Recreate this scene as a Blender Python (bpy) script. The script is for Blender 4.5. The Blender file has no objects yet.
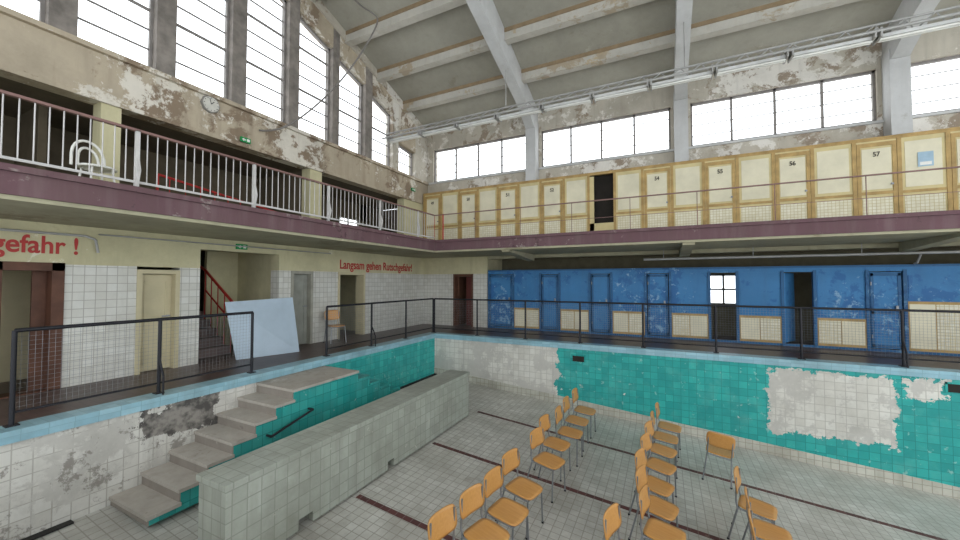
import bpy, math, random
from mathutils import Vector, Matrix
random.seed(4)
scene=bpy.context.scene
try:
    scene.view_settings.view_transform='Standard'
except Exception: pass

def hexc(h):
    h=h.lstrip('#'); r=[]
    for i in (0,2,4):
        c=int(h[i:i+2],16)/255
        r.append(c/12.92 if c<=.04045 else ((c+.055)/1.055)**2.4)
    return (*r,1)

# ---------------- node helpers
class NT:
    def __init__(s,name,rough=.7,metal=0,spec=.3):
        s.m=bpy.data.materials.new(name); s.m.use_nodes=True
        s.t=s.m.node_tree; s.b=s.t.nodes['Principled BSDF']
        s.b.inputs['Roughness'].default_value=rough
        s.b.inputs['Metallic'].default_value=metal
        s.b.inputs['Specular IOR Level'].default_value=spec
        s.tc=s.n('ShaderNodeTexCoord'); s.P=s.tc.outputs['Object']
    def n(s,t): return s.t.nodes.new(t)
    def l(s,a,b): s.t.links.new(a,b)
    def setin(s,sock,v):
        if isinstance(v,(int,float,tuple)): sock.default_value=v
        else: s.l(v,sock)
    def math(s,op,a,b=0.0,c=None,clamp=False):
        n=s.n('ShaderNodeMath'); n.operation=op; n.use_clamp=clamp
        s.setin(n.inputs[0],a); s.setin(n.inputs[1],b)
        if c is not None: s.setin(n.inputs[2],c)
        return n.outputs[0]
    def noise(s,scale,detail=5,vec=None,rough=.6,dist=0):
        n=s.n('ShaderNodeTexNoise'); n.inputs['Scale'].default_value=scale
        n.inputs['Detail'].default_value=detail; n.inputs['Roughness'].default_value=rough
        n.inputs['Distortion'].default_value=dist
        s.l(vec or s.P,n.inputs['Vector']); return n.outputs['Fac']
    def mapped(s,sc,loc=(0,0,0)):
        mp=s.n('ShaderNodeMapping'); mp.inputs['Scale'].default_value=sc; mp.inputs['Location'].default_value=loc
        s.l(s.P,mp.inputs[0]); return mp.outputs[0]
    def mix(s,f,a,b,mode='MIX'):
        n=s.n('ShaderNodeMix'); n.data_type='RGBA'; n.blend_type=mode
        s.setin(n.inputs[0],f); s.setin(n.inputs[6],a); s.setin(n.inputs[7],b)
        return n.outputs[2]
    def step(s,v,lo,hi):
        n=s.n('ShaderNodeMapRange'); s.setin(n.inputs[0],v)
        n.inputs[1].default_value=lo; n.inputs[2].default_value=hi
        return n.outputs[0]
    def xyz(s):
        n=s.n('ShaderNodeSeparateXYZ'); s.l(s.P,n.inputs[0]); return n.outputs
    def boxuv(s):
        x,y,z=s.xyz()
        n=s.n('ShaderNodeSeparateXYZ'); s.l(s.tc.outputs['Normal'],n.inputs[0])
        a=s.math('GREATER_THAN',s.math('ABSOLUTE',n.outputs[0]),.6)
        b=s.math('GREATER_THAN',s.math('ABSOLUTE',n.outputs[2]),.6)
        u=s.math('ADD',x,s.math('MULTIPLY',a,s.math('SUBTRACT',y,x)))
        v=s.math('ADD',z,s.math('MULTIPLY',b,s.math('SUBTRACT',y,z)))
        c=s.n('ShaderNodeCombineXYZ'); s.l(u,c.inputs[0]); s.l(v,c.inputs[1]); return c.outputs[0]
    def brick(s,c1,c2,mo,w,h,mort=.006,bias=0,offset=0):
        n=s.n('ShaderNodeTexBrick'); n.offset=offset; n.squash=1
        s.l(s.boxuv(),n.inputs['Vector'])
        n.inputs['Color1'].default_value=c1; n.inputs['Color2'].default_value=c2; n.inputs['Mortar'].default_value=mo
        n.inputs['Scale'].default_value=1; n.inputs['Mortar Size'].default_value=mort
        n.inputs['Mortar Smooth'].default_value=.1; n.inputs['Bias'].default_value=bias
        n.inputs['Brick Width'].default_value=w; n.inputs['Row Height'].default_value=h
        return n.outputs['Color']
    def boxmask(s,terms,amt=.3,scale=3):
        x=s.xyz(); r=None
        for ax,sg,val in terms:
            d=s.math('MULTIPLY',s.math('SUBTRACT',x[ax],val),float(sg))
            r=d if r is None else s.math('MINIMUM',r,d)
        nz=s.math('MULTIPLY',s.math('SUBTRACT',s.noise(scale,10,rough=.68),.5),amt)
        return s.math('GREATER_THAN',s.math('ADD',r,nz),0)
    def bump(s,h,st=.2,dist=.01):
        n=s.n('ShaderNodeBump'); n.inputs['Strength'].default_value=st; n.inputs['Distance'].default_value=dist
        s.l(h,n.inputs['Height']); s.l(n.outputs[0],s.b.inputs['Normal'])
    def grime(s,c,amt=.35,col='#5c564b'):
        # blotchy grime plus vertical run-off stains
        a=s.step(s.noise(.8,11,s.mapped((1,1,1),(11,4,6)),rough=.74),.46,.72)
        b=s.step(s.noise(2.2,7,s.mapped((2.2,2.2,.22),(2,8,3)),rough=.65),.5,.75)
        f=s.math('MULTIPLY',s.math('MAXIMUM',a,s.math('MULTIPLY',b,.8)),amt)
        return s.mix(f,c,hexc(col))
    def out(s,c):
        s.setin(s.b.inputs['Base Color'],c); return s.m

def M(name,h,rough=.6,metal=0,var=.12,scale=4):
    t=NT(name,rough,metal); c=hexc(h)
    d=tuple(v*(1-var*1.6) for v in c[:3])+(1,)
    e=tuple(min(1,v*(1+var)) for v in c[:3])+(1,)
    return t.out(t.mix(t.step(t.noise(scale,6),.3,.7),d,e))
def Peel(name,base,p1,p2,s1=1.4,th1=.55,s2=2.5,th2=.6,rough=.85,streak=.25,gr=.3):
    t=NT(name,rough,0,.15)
    low=t.math('MULTIPLY',t.math('SUBTRACT',t.noise(.35,3,t.mapped((1,1,1),(7,3,1))),.5),.6)
    n1=t.math('ADD',t.noise(s1,12,rough=.72,dist=.4),low)
    n2=t.math('ADD',t.noise(s2,12,t.mapped((1,1,1),(3,9,4)),rough=.75,dist=.3),low)
    b=hexc(base)
    c=t.mix(t.step(t.noise(.9,8,rough=.7),.3,.7),b,tuple(v*.82 for v in b[:3])+(1,))
    c=t.mix(t.math('MULTIPLY',t.step(t.noise(1.6,5,t.mapped((2.5,2.5,.25))),.5,.8),streak),c,hexc(p1))
    c=t.mix(t.math('MULTIPLY',t.step(n1,th1,th1+.05),.85),c,hexc(p1))
    c=t.mix(t.math('MULTIPLY',t.step(n2,th2,th2+.04),.9),c,hexc(p2))
    c=t.grime(c,gr)
    t.bump(n1,.35,.015)
    return t.out(c)
def Tile(name,a,b,mo,w,h=None,mort=.006,dirt='#6a675c',dth=.58,dmax=.6,rough=.35,offset=0,gr=.3,chip=None):
    t=NT(name,rough,0,.4); h=h or w
    c=t.brick(hexc(a),hexc(b),hexc(mo),w,h,mort,offset=offset)
    f=t.math('MULTIPLY',t.step(t.noise(1.1,9,rough=.72),dth-.15,dth+.15),dmax)
    c=t.mix(f,c,hexc(dirt))
    if chip: c=t.mix(t.step(t.noise(7,9,rough=.75),.63,.66),c,hexc(chip))
    return t.out(t.grime(c,gr))

plaster=Peel('plaster_peeling','#c2bbad','#8f7f6e','#e0dcd4',1.6,.53,2.6,.53,gr=.3)
plaster_hi=Peel('plaster_gable','#b9ac97','#83715f','#dcd6ca',1.2,.50,2.1,.53,streak=.6,gr=.35)
cream=Peel('paint_cream_yellow','#cdc6a2','#b3a98a','#dcd8c4',1.5,.66,3,.68,gr=.28)
soffit=Peel('paint_soffit','#aea98f','#918a72','#c0ba9f',.9,.60,2,.66,gr=.35)
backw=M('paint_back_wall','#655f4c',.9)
maroon=Peel('paint_maroon_peeling','#6c5257','#948884','#4e3c40',3,.62,5,.63,streak=.3,gr=.3)
ceilm=Peel('ceiling_boards','#a7a498','#938d7f','#b0ac9f',.7,.64,1.5,.70,streak=.15,gr=.22)
rafterm=Peel('rafter_paint','#c9c9c8','#aeaba6','#bab6ae',1.5,.66,3,.70,streak=.2,gr=.18)
purlm=Peel('purlin_paint','#c3bfb5','#a4957e','#b3a286',1.2,.60,3,.64,streak=.35,gr=.25)
framew=M('window_pillar_paint','#857e77',.8,var=.25)
winfr=M('window_frame_paint','#85807c',.6)
whitet=Tile('tile_white_wall','#d4d3cc','#c8c6bd','#a4a197','.13' and .13,.13,.005,'#8f8a78',.66,.35,gr=.22)
deck=Tile('deck_floor','#564340','#473735','#3c2f30',.1,.1,.004,'#6f625c',.55,.6,.4,gr=.2)
kerbm=Tile('kerb_blue','#9ac0cc','#84adbb','#7fa4ad',.2,.1,.004,'#6e8d92',.6,.5,gr=.4)
floorm=Tile('pool_floor_tile','#cccbc4','#bab8b0','#98958c',.12,.12,.006,'#8b877c',.50,.55,.35,gr=.4,chip='#a5a197')
t=NT('tile_line_maroon',.5)
c=t.brick(hexc('#5e3735'),hexc('#4d302f'),hexc('#6e5c58'),.12,.2,.006)
redm=t.out(t.mix(t.step(t.noise(5,9,rough=.7),.58,.66),c,hexc('#8a8078')))
strip=Tile('pool_white_band','#c9c7bb','#b9b7ab','#9d998d',.12,.12,.006,'#85806f',.55,.5,gr=.35)
tealm=Tile('tile_teal','#35a8a0','#268f8a','#1f7d7b',.15,.15,.005,'#4f8a86',.58,.5,.25,gr=.25,chip='#8fb5ae')
greyt=Tile('tile_grey_green','#aaaea4','#9a9e94','#8b8f85',.15,.15,.006,'#757769',.52,.5,.35,gr=.4,chip='#b5b3a8')
concrete=Peel('concrete_steps','#b5aea4','#90887d','#c6c1b8',2.2,.58,4,.62,gr=.4)
riser=Peel('concrete_riser_shaded','#958d84','#746d66','#aba49b',2.4,.56,4,.62,gr=.45)  # darker copy of the step concrete, riser shade put into the colour
blue=Peel('paint_blue','#4580b2','#33659a','#86a9c4',2.6,.52,5,.60,.45,streak=.5,gr=.12)
blued=Peel('paint_blue_dark','#3a6791','#2d527c','#6f93b2',4,.56,6,.62,.5,gr=.15)
ochre=M('paint_ochre','#b0935f',.6,var=.2)
creamp=M('panel_cream','#d8d1b8',.6,var=.08,scale=2)
creamd=M('panel_yellow','#cabb8c',.6,var=.1,scale=2)
ventm=Tile('panel_vent','#e0dcca','#d6d0b8','#bdae86',.07,.07,.005,'#c0b48a',.6,.3,.6,gr=.15)
black=M('paint_black_metal','#1f1f24',.5)
white=M('paint_white','#e3e2dc',.5,var=.05)
railw=M('baluster_paint','#bfbcb9',.5,var=.1)
railr=M('handrail_brown','#80625c',.5)
red=M('paint_red','#ad3430',.5,var=.08)
brown=M('wood_brown','#5f4032',.6,var=.2)
beige=M('door_beige','#bfb595',.6,var=.05)
dark=M('interior_shade','#2a2622',.9)  # near-black colour painting the shade inside openings and holes
steel=M('chair_steel','#8b8d90',.35,.7)
pipem=M('pipe_grey','#a4a3a0',.45,.2)
green=M('exit_sign_green','#1d8a4c',.5)
galv=Peel('sheet_metal','#b3c3d0','#a3b5c5','#c8d5de',1.2,.6,2,.65,.35,gr=.08)
gutter=M('gutter_dark','#2b2a28',.8)
recess=M('recess_wall_shaded','#5a5142',.9)  # shade of the deep recess put into its wall and ceiling colour

t=NT('chair_plywood',.35,0,.5)
wood=t.out(t.mix(t.noise(1.5,5,t.mapped((3,25,25))),hexc('#a87236'),hexc('#c99857')))

# pool walls
def tealnodes(t):
    c=t.brick(hexc('#36aca4'),hexc('#24938e'),hexc('#1d7f7c'),.15,.15,.005)
    c=t.mix(t.math('MULTIPLY',t.step(t.noise(1.3,9,rough=.7),.42,.72),.6),c,hexc('#20807f'))
    c=t.mix(t.math('MULTIPLY',t.step(t.noise(2.5,8,t.mapped((1,1,1),(4,4,9)),rough=.7),.5,.75),.4),c,hexc('#6fb3aa'))
    return t.mix(t.math('MULTIPLY',t.step(t.noise(7,8,rough=.7),.61,.65),.7),c,hexc('#93bdb5'))
t=NT('pool_wall_far_tile',.3,0,.4)
teal=tealnodes(t)
cr=t.brick(hexc('#d6d4cc'),hexc('#c8c5bc'),hexc('#b3b0a7'),.15,.15,.006)
cr=t.mix(t.step(t.noise(2.2,10,rough=.7),.48,.53),cr,hexc('#bcb9b2'))
cr=t.grime(cr,.3)
m1=t.boxmask([(0,1,1.82),(0,-1,3.68),(2,1,-1.38),(2,-1,-.14)],.5,4.5)
m2=t.boxmask([(0,-1,-2.4)],1.0,3)
m4=t.boxmask([(0,1,3.8),(0,-1,4.3),(2,1,-.45),(2,-1,-.12)],.6,5)
m3=t.math('GREATER_THAN',t.noise(2.6,8),.695)
m=t.math('MAXIMUM',t.math('MAXIMUM',m1,m2),t.math('MAXIMUM',m3,m4))
farwall=t.out(t.mix(m,t.grime(teal,.15,'#3c5a55'),cr))
t=NT('pool_wall_left_tile',.4,0,.4)
teal=tealnodes(t)
cr=t.brick(hexc('#d0cec7'),hexc('#c3c0b8'),hexc('#aaa79e'),.15,.15,.006)
cr=t.mix(t.step(t.noise(1.5,12,rough=.75,dist=.3),.50,.54),cr,hexc('#bbb8b1'))
cr=t.mix(t.step(t.noise(2.1,12,t.mapped((1,1,1),(5,2,8)),rough=.75),.57,.60),cr,hexc('#8f8a83'))
cr=t.grime(cr,.35)
mk=t.boxmask([(1,1,2.35),(1,-1,3.35),(2,1,-.5),(2,-1,-.05)],.8,3)
gk=t.mix(t.step(t.noise(9,8),.4,.6),hexc('#4b4845'),hexc('#8b867f'))
cr=t.mix(mk,cr,gk)
mt=t.boxmask([(1,1,5.0)],.6,3)
leftwall=t.out(t.mix(mt,cr,teal))

# ---------------- mesh builder
class MB:
    def __init__(s): s.v=[];s.f=[];s.mi=[];s.mats=[];s.sm=[]
    def mat(s,m):
        if m not in s.mats: s.mats.append(m)
        return s.mats.index(m)
    def add(s,vs,fs,m,smooth=False):
        o=len(s.v); s.v+=[tuple(v) for v in vs]; k=s.mat(m)
        for f in fs: s.f.append([i+o for i in f]); s.mi.append(k); s.sm.append(smooth)
    def box(s,x0,x1,y0,y1,z0,z1,m):
        if x0>x1:x0,x1=x1,x0
        if y0>y1:y0,y1=y1,y0
        if z0>z1:z0,z1=z1,z0
        s.add([(x0,y0,z0),(x1,y0,z0),(x1,y1,z0),(x0,y1,z0),(x0,y0,z1),(x1,y0,z1),(x1,y1,z1),(x0,y1,z1)],
          [(0,3,2,1),(4,5,6,7),(0,1,5,4),(1,2,6,5),(2,3,7,6),(3,0,4,7)],m)
    def prism(s,poly,ext,m):
        n=len(poly); e=Vector(ext); a=[Vector(p) for p in poly]; b=[p+e for p in a]
        nrm=Vector((0,0,0))
        for i in range(n): nrm+=a[i].cross(a[(i+1)%n])
        if nrm.dot(e)>0: a,b=b,a
        fs=[tuple(range(n)),tuple(range(2*n-1,n-1,-1))]
        for i in range(n):
            j=(i+1)%n; fs.append((j,i,n+i,n+j))
        s.add(a+b,fs,m)
    def cyl(s,p0,p1,r,m,n=8,r1=None):
        p0=Vector(p0);p1=Vector(p1); d=(p1-p0).normalized(); r1=r if r1 is None else r1
        a=d.orthogonal().normalized(); b=d.cross(a); vs=[]
        for p,rr in((p0,r),(p1,r1)):
            for i in range(n):
                an=2*math.pi*i/n; vs.append(p+a*(rr*math.cos(an))+b*(rr*math.sin(an)))
        fs=[(i,(i+1)%n,n+(i+1)%n,n+i) for i in range(n)]
        s.add(vs,fs,m,True); s.add(vs,[tuple(range(n-1,-1,-1)),tuple(range(n,2*n))],m)
    def tube(s,pts,r,m,n=8):
        for i in range(len(pts)-1): s.cyl(pts[i],pts[i+1],r,m,n)
    def obj(s,name,parent=None,fix=True):
        me=bpy.data.meshes.new(name); me.from_pydata(s.v,[],s.f)
        for m in s.mats: me.materials.append(m)
        me.polygons.foreach_set('material_index',s.mi); me.polygons.foreach_set('use_smooth',s.sm)
        me.update()
        o=bpy.data.objects.new(name,me); scene.collection.objects.link(o)
        if parent: o.parent=parent
        return o
def single(name,*a):
    b=MB(); b.box(*a); return b.obj(name)

XL=-8.1; PX=-6.07; PY=9.27; XR=11.5; YN=-2.4; PN=.2
def fz(x): return -1.67-.09*x
def roof(y): return 7.3+.34*(11.85-y) if y>4.7 else 7.3+.34*(11.85-4.7)-.34*(4.7-y)

# ---------------- pool
b=MB(); b.prism([(PX,PN,fz(PX)),(XR,PN,fz(XR)),(XR,PN,fz(XR)-.2),(PX,PN,fz(PX)-.2)],(0,PY-PN,0),floorm); b.obj('floor_pool')
b=MB()
for y in (2.05,3.85,5.7,7.5):
    x0=-3.78 if y!=2.05 else -5.0
    b.prism([(x0,y,fz(x0)),(XR,y,fz(XR)),(XR,y,fz(XR)+.004),(x0,y,fz(x0)+.004)],(0,.08,0),redm)
b.obj('trim_lane_lines')
b=MB(); b.box(PX-.2,PX,PN,PY,-1.4,0,leftwall); b.obj('wall_pool_left')
b=MB(); b.prism([(PX,PN,fz(PX)),(PX,1.8,fz(PX)),(PX+.09,1.8,fz(PX)),(PX+.09,PN,fz(PX))],(0,0,.02),gutter)
b.prism([(PX,7.2,fz(PX)),(PX,PY,fz(PX)),(PX+.09,PY,fz(PX)),(PX+.09,7.2,fz(PX))],(0,0,.02),gutter); b.obj('trim_gutter')
b=MB(); b.box(PX-.2,XR,PY,PY+.2,-3,0,farwall)
b.prism([(PX,PY,fz(PX)),(XR,PY,fz(XR)),(XR,PY,fz(XR)+.2),(PX,PY,fz(PX)+.2)],(0,-.015,0),strip)
for x,z in((-1.9,-.3),(4.45,-.22)):
    b.box(x-.14,x+.14,PY-.006,PY+.01,z-.07,z+.07,dark)
    b.box(x-.17,x+.17,PY-.012,PY+.01,z+.07,z+.1,tealm); b.box(x-.17,x-.14,PY-.012,PY,z-.07,z+.1,tealm); b.box(x+.14,x+.17,PY-.012,PY,z-.07,z+.1,tealm)
b.obj('wall_pool_far')
b=MB(); b.box(PX-.2,XR,PN-.2,PN,-3,0,whitet); b.obj('wall_pool_near')
b=MB(); b.box(-11.5,PX-.2,YN,13.3,-.25,0,deck); b.box(PX-.2,XR,PY+.2,13.3,-.25,0,deck); b.box(PX-.2,XR,YN,PN-.2,-.25,0,deck); b.obj('floor_deck')
b=MB(); b.box(PX-.27,PX+.04,PN-.27,PY+.27,0,.06,kerbm); b.box(PX+.04,XR,PY-.04,PY+.27,0,.06,kerbm); b.box(PX+.04,XR,PN-.27,PN+.04,0,.06,kerbm)
b.box(PX,PX+.03,PN,PY,-.07,0,kerbm); b.box(PX+.03,XR,PY-.03,PY,-.07,0,kerbm); b.obj('trim_pool_kerb')

# ---------------- pool stairs
b=MB(); sx0,sx1=PX+.001,-5.17; zt=-.08; n=7; run=.3; zb=fz(PX)+.0
rise=(zt+1.17)/n
def steppart(y0,y1,z):
    b.box(sx0,sx1,y0,y1,zb,z-.04,tealm)
    b.box(sx0,sx1+.025,y0-.03,y1,z-.04,z,concrete)
steppart(3.95,5.3,zt)
b.box(sx0,sx1-.02,3.93,3.95,zt-rise,zt-.04,riser)
for i in range(1,n):
    z=zt-rise*i; steppart(3.95-run*i,3.95-run*(i-1),z)
    b.box(sx0,sx1-.0,3.95-run*i-.012,3.95-run*i,max(z-rise,zb),z-.04,riser)
    y=5.3+run*(i-1); b.box(sx0,sx1,y,y+run,zb,z-.04,tealm); b.box(sx0,sx1+.02,y,y+run+.02,z-.04,z,tealm)
b.tube([(sx1+.02,3.5,-.62),(sx1+.12,3.5,-.62),(sx1+.12,4.2,-.45),(sx1+.02,4.2,-.45)],.018,black)
b.obj('pool_steps')

# low tiled wall
b=MB(); zb0=fz(-4.3); pt=-.37
b.box(-4.28,-3.82,2.19,7.17,zb0+.12,pt-.06,greyt)
for a,c in ((2.19,3.0),(3.2,4.55),(4.7,7.17)): b.box(-4.28,-3.82,a,c,zb0,zb0+.12,greyt)
b.box(-4.30,-3.80,2.17,7.19,pt-.06,pt,greyt)
b.obj('pool_partition_wall')

# ---------------- ground floor left wall
TH=.3; TZ=1.85; SZ=2.45
b=MB()
def pier(y0,y1): b.box(XL-TH,XL,y0,y1,0,TZ,whitet)
for a,c in((YN,.9),(2.25,3.11),(3.74,4.08),(5.74,6.05),(6.68,7.5),(8.54,11.6)): pier(a,c)
b.box(XL-TH,XL,YN,4.08,TZ,SZ,cream); b.box(XL-TH,XL,5.74,11.6,TZ,SZ,cream); b.box(XL-TH,XL,4.08,5.74,2.22,SZ,cream)
b.obj('wall_left_lower')
single('wall_room_back',-11.5,-11.3,YN,13.3,0,SZ,backw)
single('wall_room_side',-9.5,-9.4,YN,3.0,0,SZ,beige)
for y,m_ in((3.0,beige),(3.95,cream),(5.8,cream),(7.1,cream),(9.0,cream)): single('wall_room_partition',-11.3,XL-TH,y,y+.09,0,SZ,m_)
single('wall_room_end',-9.6,-9.5,5.9,7.1,0,SZ,backw)
def door_x(name,y0,y1,h,mfrm,mleaf,openang=0,x=XL,leafx=-.12):
    b=MB(); fw=.07
    b.box(x-TH,x+.02,y0,y0+fw,0,h,mfrm); b.box(x-TH,x+.02,y1-fw,y1,0,h,mfrm); b.box(x-TH,x+.02,y0+fw,y1-fw,h-fw,h,mfrm)
    w=y1-y0-2*fw
    c,s_=math.cos(openang),math.sin(openang)
    hx,hy=x+leafx,y0+fw
    def P(u,v,z): return (hx-u*s_-v*c, hy+u*c-v*s_, z)
    def lb(u0,u1,v0,v1,z0,z1,m):
        b.add([P(u0,v0,z0),P(u1,v0,z0),P(u1,v1,z0),P(u0,v1,z0),P(u0,v0,z1),P(u1,v0,z1),P(u1,v1,z1),P(u0,v1,z1)],
          [(0,1,2,3),(7,6,5,4),(4,5,1,0),(5,6,2,1),(6,7,3,2),(7,4,0,3)],m)
    lb(0,w,0,.04,.01,h-fw-.01,mleaf)
    for (a,c2,z0,z1) in((.08,w-.08,.12,.14),(.08,w-.08,h*.45,h*.45+.02),(.08,w-.08,h-.22,h-.2),(.08,.1,.12,h-.2),(w-.1,w-.08,.12,h-.2)):
        lb(a,c2,-.008,0,z0,z1,mleaf)
    lb(w-.07,w-.04,-.05,0,.95,.98,steel); lb(w-.16,w-.04,-.06,-.045,.95,.975,steel)
    return b.obj(name)
door_x('door_1',.9,1.6,1.87,brown,brown,1.1)
b=MB(); b.box(XL-TH,XL+.02,1.6,2.25,0,.01,brown); b.box(XL-TH,XL+.02,1.6,1.66,0,1.87,brown); b.box(XL-TH,XL+.02,2.12,2.25,0,1.87,brown); b.box(XL-TH,XL+.02,1.6,2.25,1.75,1.87,brown)
b.box(XL-.24,XL-.2,1.98,2.12,0,1.75,brown)
b.obj('door_6')
b=MB(); b.box(-9.4,-9.35,1.35,1.75,.9,1.5,white); b.box(-9.35,-9.34,1.38,1.72,.93,1.47,M('notice_paper','#cfd0c4')); b.obj('notice_board')
door_x('door_2',3.11,3.74,1.8,beige,beige)
door_x('door_3',6.05,6.68,1.85,M('door_grey','#9a988c'),M('door_grey2','#8e8f86'))
door_x('door_4',7.5,8.54,1.85,beige,M('door_cream2','#cfc7aa'),1.2)
b=MB(); st=M('stair_stone','#756560')
for i in range(9): b.box(XL-TH-.2-.26*(i+1),XL-TH-.2-.26*i,4.1,4.95,0.001,.18*(i+1),st)
b.tube([(XL-.25,5.0,.95),(XL-1.6,5.0,1.85),(-11,5.0,2.4)],.03,red); b.tube([(XL-.25,5.0,.5),(XL-1.6,5.0,1.4)],.018,red)
for i in range(6): b.cyl((XL-.3-i*.26,5.0,.0),(XL-.3-i*.26,5.0,.97+.17*i),.012,red)
b.obj('staircase')
single('wall_stairwell',-9.9,-9.8,5.08,5.8,0,2.44,cream)
b=MB()
b.prism([(-7.78,4.6,.005),(-7.42,5.78,.005),(-7.78,5.86,1.22),(-8.02,4.5,1.17)],(.012,-.004,0),galv)
b.obj('leaning_metal_sheet')
def text(name,s,loc,rot,width,h,m,align='LEFT'):
    c=bpy.data.curves.new(name,'FONT'); c.body=s; c.size=1; c.extrude=.003; c.offset=.018; c.align_x=align
    o=bpy.data.objects.new(name,c); scene.collection.objects.link(o); c.materials.append(m)
    bpy.context.view_layer.update(); d=o.dimensions
    o.scale=(width/d.x, h/d.y,1); o.location=loc; o.rotation_euler=rot; return o
RX=(math.pi/2,0,math.pi/2); RY=(math.pi/2,0,0)
text('warning_lettering','Langsam gehen Rutschgefahr!',(XL+.006,7.55,1.95),RX,3.3,.34,red)
text('warning_lettering','Langsam gehen Rutschgefahr !',(XL+.006,-1.0,2.01),RX,3.37,.34,red)
def exitsign(x,y,z,w=.28,h=.14):
    b=MB(); b.box(x,x+.05,y-w/2,y+w/2,z-h/2,z+h/2,green)
    b.box(x+.05,x+.053,y+.02,y+.08,z-.03,z+.03,white); b.prism([(x+.05,y-.09,z),(x+.05,y-.04,z-.035),(x+.05,y-.04,z+.035)],(.003,0,0),white); b.box(x+.05,x+.053,y-.05,y,z-.01,z+.01,white)
    b.obj('exit_sign')
exitsign(XL,4.85,2.33,.22,.11); exitsign(XL+.06,4.85,4.62,.2,.1); exitsign(XL,10.9,4.9,.2,.1)
b=MB(); b.tube([(XL+.05,-2,2.3),(XL+.05,2.45,2.3),(XL+.1,2.55,2.25),(XL+.05,2.6,2.05)],.018,pipem); b.tube([(XL+.05,2.6,2.34),(XL+.05,7.2,2.34)],.012,pipem); b.obj('wall_conduit')

# ---------------- far lower wall
CY=11.6
b=MB()
b.box(XL,-6.8,CY,CY+.25,0,TZ,whitet); b.box(-6.0,-5.45,CY,CY+.25,0,TZ,whitet); b.box(XL,-5.45,CY,CY+.25,TZ,SZ,cream)
b.obj('wall_far_corner')
single('wall_far_corner_return',-5.6,-5.45,CY+.25,12.9,0,SZ,cream)
b=MB(); b.box(-6.8,-6.73,CY-.02,CY+.25,0,1.85,brown); b.box(-6.07,-6.0,CY-.02,CY+.25,0,1.85,brown); b.box(-6.73,-6.07,CY-.02,CY+.25,1.76,1.85,brown)
b.box(-6.73,-6.69,CY+.2,CY+.8,.01,1.75,brown); b.box(-6.4,-6.07,CY+.24,CY+.28,.01,1.75,M('door_red_brown','#5e2f2a')); b.obj('door_5')
b=MB(); wy=12.95
b.box(-11.3,1.2,wy,wy+.3,0,SZ,backw); b.box(1.95,XR,wy,wy+.3,0,SZ,backw); b.box(1.2,1.95,wy,wy+.3,0,.9,backw); b.box(1.2,1.95,wy,wy+.3,1.8,SZ,backw); b.obj('wall_far_lower')
b=MB(); 
for a in(1.2,1.55,1.9): b.box(a,a+.05,wy+.1,wy+.14,.9,1.8,winfr)
for z in(.9,1.33,1.75): b.box(1.2,1.95,wy+.1,wy+.14,z,z+.05,winfr)
b.obj('window_16')

# blue changing cubicles
b=MB(); H=1.95; starts=[-4.5+1.55*i for i in range(11)]; pw=.93; CX0=-5.42
b.box(CX0,XR,CY,CY+.06,1.82,H,blue); b.box(CX0,XR,CY-.015,CY+.075,H-.03,H+.02,blued)
b.box(CX0,XR,CY+.01,CY+.05,0.001,.06,blued)
def cdoor(x0,x1):
    b.box(x0+.03,x1-.03,CY+.015,CY+.045,.08,1.8,blue)
    for z0,z1 in((.1,.16),(.85,.91),(1.72,1.78)): b.box(x0+.04,x1-.04,CY,CY+.015,z0,z1,blued)
    b.box(x0+.04,x0+.09,CY,CY+.015,.1,1.78,blued); b.box(x1-.09,x1-.04,CY,CY+.015,.1,1.78,blued)
    b.box(x1-.14,x1-.1,CY-.03,CY+.015,.95,1.05,steel)
    for z in(.3,1.5): b.cyl((x0+.04,CY-.008,z),(x0+.04,CY-.008,z+.08),.012,steel)
prev=CX0
for i,s0 in enumerate(starts):
    if s0+pw>XR: break
    x0,x1=prev,s0
    for xx in ((x0,x1) if i else (x0+.03,x1)): b.box(xx-.03,xx+.03,CY-.02,CY+.08,.001,1.86,blued)
    if i not in(4,5): cdoor(x0+.02,x1-.02)
    elif i==5:
        a=Vector((x0+.04,CY+.08,0))
        b.prism([a+Vector((0,0,.08)),a+Vector((.30,.5,.08)),a+Vector((.33,.48,.08)),a+Vector((.035,0,.08))],(0,0,1.72),blue)
    hi=.72 if i<6 else 1.15
    b.box(s0,s0+pw,CY+.02,CY+.05,hi,1.83,blue)
    b.box(s0+.06,s0+pw-.06,CY+.01,CY+.02,hi+.08,1.74,blue)
    b.box(s0+.02,s0+pw-.02,CY+.0,CY+.03,.06,hi,ochre)
    for j in range(2):
        w=(pw-.14)/2
        a=s0+.06+j*(w+.02); b.box(a,a+w,CY-.008,CY,.12,hi-.06,ventm if (j+i)%2 else creamp)
    prev=s0+pw
for i,s0 in enumerate(starts[:-1]):
    b.box(s0+pw/2-.02,s0+pw/2+.02,CY+.05,12.85,.1,1.9,blued)
b.obj('changing_cubicles')

# ---------------- balcony slabs
BZ=2.78
b=MB()
b.box(-11.5,PX-.03,YN,13.3,SZ,BZ,soffit); b.box(PX-.03,XR,PY+.03,13.3,SZ,BZ,soffit)
b.obj('ceiling_balcony_slab')
b=MB()
b.box(PX-.03,PX,YN,PY,SZ+.05,BZ+.02,maroon); b.box(PX-.03,XR,PY,PY+.03,SZ+.05,BZ+.02,maroon)
b.box(PX-.03,PX+.04,YN,PY-.04,BZ-.04,BZ+.03,maroon); b.box(PX-.03,XR,PY-.04,PY+.03,BZ-.04,BZ+.03,maroon)
b.obj('trim_balcony_fascia')
b=MB()
for x in(-3.85,.5,4.8,9.1):
    b.prism([(x-.12,PY+.1,SZ),(x-.12,PY+.1,SZ-.05),(x-.12,CY-.1,SZ-.2),(x-.12,CY-.1,SZ)],(.24,0,0),soffit)
b.box(PX+.7,XR,CY-.1,CY+.2,SZ-.1,SZ,soffit)
b.obj('beam_balcony_console')
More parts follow.
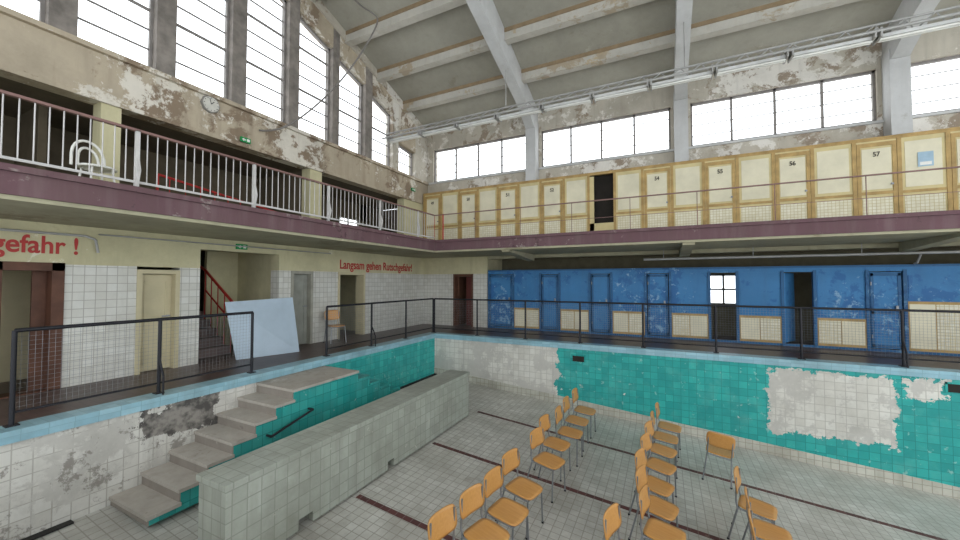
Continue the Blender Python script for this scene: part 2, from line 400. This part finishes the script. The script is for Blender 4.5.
b=MB(); b.tube([(-.5,11.3,2.2),(3.6,11.3,2.2),(4.5,11.2,2.2),(XR,11.2,2.2)],.03,pipem); b.tube([(4.9,11.2,2.2),(4.9,11.35,2.0),(4.9,11.45,1.98)],.02,pipem)
for x in(0,2,4,6,8,10): b.cyl((x,11.3,2.2),(x,11.3,SZ),.01,pipem)
b.obj('ceiling_pipe')

b=MB(); rx=PX-.06; RZ=3.56
b.box(rx-.03,rx+.03,YN,PY+.05,RZ-.015,RZ+.015,railr); b.box(rx-.012,rx+.012,YN,PY+.05,BZ+.09,BZ+.12,railw)
y=YN+.1;i=0
while y<PY:
    if i%14==0:
        b.box(rx-.012,rx+.03,y-.022,y+.022,BZ,RZ,railw)
        b.prism([(rx+.03,y-.015,BZ+.04),(rx+.09,y-.015,BZ+.25),(rx+.03,y-.015,BZ+.45)],(0,.03,0),railw)
    else: b.cyl((rx,y,BZ+.1),(rx,y,RZ-.01),.0075,railw,6)
    y+=.11;i+=1
b.obj('balcony_railing')
b=MB(); ry=PY+.06
b.box(rx,XR,ry-.02,ry+.02,RZ-.012,RZ+.012,railr)
b.box(rx,XR,ry-.005,ry+.005,BZ+.35,BZ+.36,railr)
x=rx;i=0
while x<XR:
    b.cyl((x,ry,BZ),(x,ry,RZ),.008,railr if i else red,6); x+=1.36;i+=1
b.cyl((rx+.3,ry,BZ),(rx+.3,ry,RZ+.02),.02,red)
b.obj('balcony_railing')

# ---------------- upper far lockers
LY=11.5; LT=4.85
b=MB(); p=.75; x=-8.015; k=0
b.box(-8.05,XR,LY-.01,LY+.05,LT-.06,LT,ochre); b.box(-8.05,XR,LY-.02,11.78,LT-.01,LT+.02,ochre)
labels=[]
while x+p<XR:
    x1=x+p
    b.box(x-.035,x+.035,LY-.018,LY+.05,BZ+.001,LT-.06,ochre)
    if k==8:
        b.box(x,x1,11.74,11.78,BZ+.001,LT-.02,dark); b.box(x+.04,x+.08,LY+.05,11.74,BZ+.001,LT-.02,backw)  # dark panel painted as the shade inside the shallow open locker
        b.box(x+.035,x1-.035,LY,LY+.03,BZ+.001,BZ+.55,creamd); b.box(x+.035,x+.16,LY,LY+.03,BZ+.001,LT-.1,creamd)
    else:
        b.box(x+.035,x1-.035,LY+.0,LY+.04,BZ+.001,LT-.06,creamd)
        if k%2==0:
            for a0,a1 in((x+.045,x+.11),(x1-.11,x1-.045)): b.box(a0,a1,LY-.014,LY,BZ+.04,LT-.1,ochre)
            for z0,z1 in((BZ+.04,BZ+.14),(LT-.19,LT-.1),(BZ+.78,BZ+.85)): b.box(x+.11,x1-.11,LY-.014,LY,z0,z1,ochre)
            b.box(x+.13,x1-.13,LY-.008,LY,BZ+.2,BZ+.72,ventm)
            b.box(x+.13,x1-.13,LY-.008,LY,BZ+.9,LT-.24,creamp)
            b.box(x1-.15,x1-.11,LY-.04,LY-.01,BZ+.98,BZ+1.02,steel)
            labels.append((x+p/2,k))
        else:
            b.box(x+.07,x1-.07,LY-.008,LY,BZ+.22,BZ+.7,ventm); b.box(x+.035,x1-.035,LY-.012,LY,BZ+.77,BZ+.83,ochre)
            b.box(x+.09,x1-.09,LY-.006,LY,BZ+.9,LT-.16,creamp)
    x=x1;k+=1
lk=b.obj('balcony_lockers')
ink=M('ink','#3a352c')
for (x,k) in labels:
    o=text('number',str(48+k//2+1),(x,LY-.016,LT-.42),RY,.12,.11,ink,'CENTER'); o.parent=lk
b=MB(); b.box(5.02,5.26,LY-.02,LY-.012,4.1,4.42,M('poster_pale','#9fb8c9')); b.box(5.05,5.23,LY-.022,LY-.02,4.13,4.2,white); b.obj('wall_poster')

# ---------------- far upper wall with windows
WY=11.85; WB,WT=5.35,6.6
cols=[-8.1,-3.85,.48,4.8,9.12]
b=MB(); b.box(-8.1,XR,WY,WY+.3,BZ,WB,plaster); b.box(-8.1,XR,WY,WY+.3,WT,7.4,plaster)
for c in cols: b.box(max(c-.25,-8.1),c+.25,WY,WY+.3,WB,WT,plaster)
b.box(9.12,XR,WY,WY+.3,WB,WT,plaster)
b.obj('wall_far_upper')
single('trim_window_sill',-8.1,XR,WY-.05,WY,WB-.06,WB,rafterm)
wn=1
for i in range(4):
    a=cols[i]+.25; c=cols[i+1]-.25
    b=MB(); yy0,yy1=WY+.08,WY+.14
    for z in(WB,WT-.06): b.box(a,c,yy0,yy1,z,z+.06,winfr)
    for j in range(5):
        xx=a+(c-a-.05)*j/4; b.box(xx,xx+.05,yy0,yy1,WB,WT,winfr)
    for z in (.25,.5,.75):
        b.box(a,c,yy0+.02,yy1-.02,WB+(WT-WB)*z-.009,WB+(WT-WB)*z+.009,winfr)
    b.obj('window_%d'%wn); wn+=1
for c in cols[1:]:
    b=MB()
    b.box(c-.17,c+.17,11.5,WY,LT+.03,6.85,rafterm)
    def zb_(y): return 6.8+.30*(11.5-y)
    Yr=4.7
    w=.15
    b.prism([(c-w,WY,zb_(11.5)-.25),(c-w,11.45,zb_(11.5)-.2),(c-w,10.6,zb_(10.6)),(c-w,Yr,zb_(Yr)),(c-w,Yr,roof(Yr)),(c-w,WY,roof(WY))],(2*w,0,0),rafterm)
    b.prism([(c-w,YN,zb_(2*Yr-YN)),(c-w,Yr,zb_(Yr)),(c-w,Yr,roof(Yr)),(c-w,YN,roof(2*Yr-YN))],(2*w,0,0),rafterm)
    b.obj('beam_rafter')
b=MB()
b.prism([(-8.4,WY+.3,roof(WY+.3)),(-8.4,4.7,roof(4.7)),(-8.4,YN,roof(YN)),(-8.4,YN,roof(YN)+.2),(-8.4,4.7,roof(4.7)+.2),(-8.4,WY+.3,roof(WY+.3)+.2)],(XR+8.4,0,0),ceilm)
b.obj('ceiling')
b=MB(); brn=M('purlin_brown_edge','#8f7c62',.8)
for y in(10.35,9.05,7.75,6.45,5.1,3.4,1.8,.2):
    z=roof(y); b.prism([(-8.1,y-.09,z-.26),(-8.1,y+.09,z-.26),(-8.1,y+.09,z+.03),(-8.1,y-.09,z+.03)],(XR+8.1,0,0),purlm)
    b.box(-8.1,XR,y-.11,y+.11,z-.285,z-.26,purlm); 
    b.box(-8.1,XR,y-.115,y-.09,z-.06,z+.05,brn)
b.obj('beam_purlins')
# ---------------- gable wall
LB=4.5
wins=[(-1.6,-.6),(-.3,.7),(1.0,2.0),(2.3,3.3),(3.6,4.6),(4.9,5.92),(6.2,7.25),(7.48,8.5),(8.8,9.78),(10.1,11.05)]
def wtop(y): return 7.21+.33*(9.78-y) if y>=4.7 else 7.21+.33*(9.78-4.7)-.33*(4.7-y)
b=MB(); T0=XL-TH
b.box(T0,XL,YN,WY,LB,WB,plaster_hi)
prev=YN
def gprism(y0,y1,z0a,z0b,mt):
    pts=[(T0,y0,z0a),(T0,y1,z0b),(T0,y1,roof(y1)+.05)]
    if y0<4.7<y1: pts.append((T0,4.7,roof(4.7)+.05))
    pts.append((T0,y0,roof(y0)+.05)); b.prism(pts,(TH,0,0),mt)
for (a,c) in wins:
    gprism(prev,a,WB,WB,framew if a<10 else plaster)
    if a==10.1: gprism(a,c,6.39,6.28,plaster_hi)
    else: gprism(a,c,wtop(a),wtop(c),plaster_hi)
    prev=c
gprism(prev,WY+.3,WB,WB,plaster)
b.obj('wall_left_gable')
b=MB()
b.box(XL,XL+.08,YN,WY-.06,WB-.08,WB-.0,plaster_hi); b.box(XL,XL+.05,YN,WY-.4,LB-.02,LB+.05,plaster_hi)
b.prism([(XL,WY,7.05),(XL,4.7,7.05+.34*(WY-4.7)),(XL,4.7,roof(4.7)),(XL,WY,roof(WY))],(.05,0,0),plaster)
b.obj('trim_gable')
for (a,c) in wins:
    b=MB(); x0,x1=XL-.2,XL-.14
    za,zc=(6.39,6.28) if a==10.1 else (wtop(a),wtop(c))
    zm=lambda y:za+(zc-za)*(y-a)/(c-a)
    for y0,y1 in((a,a+.045),(c-.045,c)):
        b.prism([(x0,y0,WB),(x0,y1,WB),(x0,y1,zm(y1)),(x0,y0,zm(y0))],(.06,0,0),winfr)
    b.box(x0,x1,a,c,WB,WB+.05,winfr); b.prism([(x0,a,za-.06),(x0,c,zc-.06),(x0,c,zc),(x0,a,za)],(.06,0,0),winfr)
    z=WB+.42; j=0
    while z<min(za,zc)-.1:
        th=.022 if j%3==2 else .010
        b.box(x0+.01,x1-.01,a,c,z-th,z+th,winfr); z+=.36; j+=1
    b.obj('window_%d'%wn); wn+=1
b=MB()
for a,c in((YN,-1.9),(2.6,2.85),(6.55,6.92),(10.4,WY)): b.box(XL-TH,XL,a,c,BZ,LB,cream)
b.obj('wall_left_upper_piers')
bx=-10.3
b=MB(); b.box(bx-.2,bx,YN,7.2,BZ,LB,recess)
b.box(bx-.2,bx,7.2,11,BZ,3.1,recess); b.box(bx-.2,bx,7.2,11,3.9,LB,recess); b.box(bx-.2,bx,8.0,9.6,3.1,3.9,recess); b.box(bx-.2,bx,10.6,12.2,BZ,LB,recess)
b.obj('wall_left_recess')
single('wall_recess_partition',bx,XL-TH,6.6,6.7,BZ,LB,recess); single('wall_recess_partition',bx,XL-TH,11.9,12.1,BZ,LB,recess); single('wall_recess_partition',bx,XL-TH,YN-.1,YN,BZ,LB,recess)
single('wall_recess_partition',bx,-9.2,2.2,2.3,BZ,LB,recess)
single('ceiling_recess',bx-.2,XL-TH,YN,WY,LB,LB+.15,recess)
b=MB(); 
for y in(7.2,7.56,7.95,9.6,10.05,10.55): b.box(bx-.12,bx-.08,y,y+.05,3.1,3.9,winfr)
b.obj('window_15')
b=MB()
b.tube([(-8.9,3.7,BZ),(-8.9,3.7,3.7),(-8.9,6.3,3.35),(-8.9,6.3,BZ)],.025,red); b.tube([(-8.9,3.7,3.35),(-8.9,6.3,3.05)],.018,red)
for i in range(9): b.cyl((-8.9,3.9+i*.28,BZ),(-8.9,3.9+i*.28,3.66-i*.04),.01,red)
b.obj('stair_guard_rail')

# clock
b=MB(); cy,cz=4.18,5.12
b.cyl((XL,cy,cz),(XL+.06,cy,cz),.17,M('clock_rim','#8b8781'),8); b.cyl((XL+.06,cy,cz),(XL+.065,cy,cz),.145,M('clock_face','#c9c6bd'),28)
for i in range(12):
    a=i*math.pi/6; b.cyl((XL+.067,cy+.115*math.sin(a),cz+.115*math.cos(a)),(XL+.067,cy+.135*math.sin(a),cz+.135*math.cos(a)),.005,black,5)
b.cyl((XL+.07,cy,cz),(XL+.07,cy+.05,cz+.06),.007,black,5); b.cyl((XL+.07,cy,cz),(XL+.07,cy-.03,cz+.11),.005,black,5)
b.obj('wall_clock')
cu=bpy.data.curves.new('hanging_cable','CURVE'); cu.dimensions='3D'; cu.bevel_depth=.02
sp=cu.splines.new('NURBS'); pts=[(-8.02,5.15,4.95),(-7.9,5.5,5.0),(-7.7,6.0,5.5),(-7.3,6.6,6.4),(-6.9,7.0,7.3),(-6.5,7.2,8.1),(-6.5,7.3,8.5),(-6.9,7.1,8.65),(-7.1,7.0,8.9)]
sp.points.add(len(pts)-1)
for q,pp in zip(sp.points,pts): q.co=(*pp,1)
sp.use_endpoint_u=True; sp.order_u=4; cu.materials.append(M('cable_grey','#7a7570'))
scene.collection.objects.link(bpy.data.objects.new('hanging_cable',cu))

# ceiling light truss
b=MB(); ty=9.4; tz=6.2; lampm=M('lamp_housing_grey','#c9c9c6',.5)
for dy in(-.14,.14): b.cyl((XL,ty+dy,tz),(XR,ty+dy,tz),.03,pipem)
b.cyl((XL,ty,tz+.19),(XR,ty,tz+.19),.024,pipem)
x=XL+.3
while x<XR:
    b.cyl((x,ty-.14,tz),(x,ty+.14,tz),.014,pipem,6); b.cyl((x,ty-.14,tz),(x+.2,ty,tz+.19),.012,pipem,6); b.cyl((x+.2,ty,tz+.19),(x+.4,ty+.14,tz),.012,pipem,6)
    x+=.4
x=-7.9
while x<XR-1.3:
    b.box(x,x+1.24,ty-.05,ty+.05,tz-.09,tz-.03,lampm)
    for dy in(-.035,.035): b.cyl((x+.03,ty+dy,tz-.12),(x+1.21,ty+dy,tz-.12),.02,white)
    for q in(x,x+1.2): b.box(q,q+.03,ty-.16,ty+.16,tz-.12,tz+.05,dark if False else pipem)
    x+=1.28
for c in cols[1:]:
    b.cyl((c,ty,tz+.17),(c,ty,6.8+.3*(11.5-ty)),.015,pipem)
b.obj('ceiling_light_track')

# ---------------- pool railings
def railing(name,p0,p1,n,brace=(),z0=.06):
    b=MB(); p0=Vector(p0);p1=Vector(p1); d=(p1-p0); L=d.length; u=d.normalized(); top=1.07
    nrm=Vector((-u.y,u.x,0))
    def bar(a,c,z,r): b.cyl(a+Vector((0,0,z)),c+Vector((0,0,z)),r,black)
    bar(p0,p1,top,.022); bar(p0,p1,.2,.013)
    for i in range(n+1):
        q=p0+d*(i/n); b.cyl(q+Vector((0,0,z0)),q+Vector((0,0,top)),.022,black)
        b.box(q.x-.05,q.x+.05,q.y-.05,q.y+.05,z0,z0+.012,black)
    for i in brace:
        q=p0+d*(i/n); b.cyl(q+Vector((0,0,.55)),q-nrm*.12+Vector((0,0,.3)),.013,black); b.cyl(q-nrm*.12+Vector((0,0,.3)),q-nrm*.12+Vector((0,0,z0)),.013,black)
    k=int(L/.05); r=.0017
    for i in range(1,k):
        q=p0+d*(i/k); b.cyl(q+Vector((0,0,.2)),q+Vector((0,0,top)),r,steel,3)
    for j in range(1,18):
        bar2=.2+j*.05; b.cyl(p0+Vector((0,0,bar2)),p1+Vector((0,0,bar2)),r,steel,3)
    return b.obj(name)
qx=PX-.17; qy=PY+.17
railing('pool_guard_railing',(qx,1.38,0),(qx,3.95,0),2,(1,))
railing('pool_guard_railing',(qx,5.5,0),(qx,qy,0),3,(1,))
railing('pool_guard_railing',(qx+.05,qy,0),(11.03,qy,0),12,(3,7,9))

# ---------------- chairs
def panel(b,w,h,th,fn,m,nu=10,nv=8):
    vs=[];fs=[]
    for side in(0,1):
        for j in range(nv+1):
            tt=-1+2*j/nv
            for i in range(nu+1):
                ss=-1+2*i/nu
                ww=w/2*(1-.16*abs(tt)**5); hh=h/2*(1-.10*abs(ss)**5)
                vs.append(fn(ss*ww,tt*hh,side*th))
    N1=(nu+1)*(nv+1)
    id=lambda i,j,s:s*N1+j*(nu+1)+i
    for j in range(nv):
        for i in range(nu):
            fs.append((id(i,j,0),id(i,j+1,0),id(i+1,j+1,0),id(i+1,j,0)))
            fs.append((id(i,j,1),id(i+1,j,1),id(i+1,j+1,1),id(i,j+1,1)))
    for i in range(nu):
        fs.append((id(i,0,0),id(i+1,0,0),id(i+1,0,1),id(i,0,1))); fs.append((id(i,nv,0),id(i,nv,1),id(i+1,nv,1),id(i+1,nv,0)))
    for j in range(nv):
        fs.append((id(0,j,0),id(0,j,1),id(0,j+1,1),id(0,j+1,0))); fs.append((id(nu,j,0),id(nu,j+1,0),id(nu,j+1,1),id(nu,j,1)))
    b.add(vs,fs,m,True)
b=MB()
panel(b,.40,.40,.012,lambda a,c,t:(c,a,.445+t+.25*a*a-(.9*(c-.12)**2 if c>.12 else 0)+(.5*(c+.12)**2 if c<-.12 else 0)),wood)
panel(b,.40,.25,.012,lambda a,c,t:(-.215-.22*(c+.12)-t+.55*a*a,a,.71+c),wood)
for s in(-1,1):
    y=s*.17
    b.tube([(-.26,s*.20,0),(-.19,y,.42),(-.215,y,.5),(-.235,y,.80)],.011,steel)
    b.tube([(.2,s*.20,0),(.16,y,.42)],.011,steel)
    b.tube([(-.19,y,.425),(.16,y,.425)],.011,steel)
    for q in((-.26,s*.20),(.2,s*.20)): b.cyl((q[0],q[1],0),(q[0],q[1],.02),.015,black)
b.tube([(.16,-.17,.425),(.16,.17,.425)],.011,steel); b.tube([(-.19,-.17,.425),(-.19,.17,.425)],.011,steel)
ch=b.obj('wooden_chair'); cm=ch.data
bpy.data.objects.remove(ch)
slope=math.atan(.09)
def chair(x,y,rz,onfloor=True,z=0):
    o=bpy.data.objects.new('wooden_chair',cm); scene.collection.objects.link(o)
    if onfloor:
        o.matrix_world=Matrix.Translation((x,y,fz(x)+.001))@Matrix.Rotation(slope,4,'Y')@Matrix.Rotation(rz,4,'Z')
    else: o.matrix_world=Matrix.Translation((x,y,z))@Matrix.Rotation(rz,4,'Z')
for i,(x,y) in enumerate([(-1.81,3.12),(-1.74,3.6),(-1.69,4.08),(-1.69,4.62),(-1.61,5.5),(-1.66,6.1),(-1.56,6.68),(-1.57,7.3),(-1.54,7.95)]):
    chair(x,y,random.uniform(-.25,.0))
for i,(x,y) in enumerate([(-.36,4.1),(-.07,4.7),(-.13,5.2),(-.17,5.72),(-.13,6.35),(-.1,6.95),(-.05,7.55),(.02,8.15)]):
    chair(x,y,random.uniform(-.35,-.05))
for x,y in[(.98,4.9),(1.03,5.42),(1.0,5.95)]: chair(x,y,random.uniform(-.3,-.05))
chair(.77,7.55,math.radians(82))
chair(-7.6,6.98,math.radians(-20),False)

# white bentwood chair on balcony
b=MB(); 
def arc(r,n,zf,a0=0,a1=2*math.pi): return [(r*math.cos(a0+(a1-a0)*i/n),r*math.sin(a0+(a1-a0)*i/n),zf) for i in range(n+1)]
b.cyl((0,0,.44),(0,0,.46),.2,white,24); b.tube(arc(.2,20,.44),.014,white)
for a in(.8,2.35,3.9,5.5): b.tube([(.16*math.cos(a),.16*math.sin(a),.44),(.23*math.cos(a),.23*math.sin(a),0)],.013,white)
for R,zz in((.19,.86),(.12,.76)):
    pts=[]
    for i in range(13):
        a=math.pi*i/12; pts.append((-.19-.05*math.sin(a),R*math.cos(a),.46+(zz-.46)*math.sin(a)**.6))
    b.tube(pts,.018,white)
b.tube(arc(.19,20,.22),.009,white)
o=b.obj('white_bistro_chair'); o.location=(-7.3,2.32,BZ); o.rotation_euler=(0,0,math.radians(10))

# ---------------- camera & light
cam=bpy.data.cameras.new('camera'); cam.lens=13.95; cam.sensor_width=36; cam.clip_start=.05
co=bpy.data.objects.new('camera',cam); scene.collection.objects.link(co)
co.location=(0,0,1.6); co.rotation_euler=(math.radians(91.7),0,math.radians(26.3)); scene.camera=co
w=bpy.data.worlds.new('overcast'); scene.world=w; w.use_nodes=True
bg=w.node_tree.nodes['Background']; bg.inputs[0].default_value=(.91,.96,1,1); bg.inputs[1].default_value=2.9
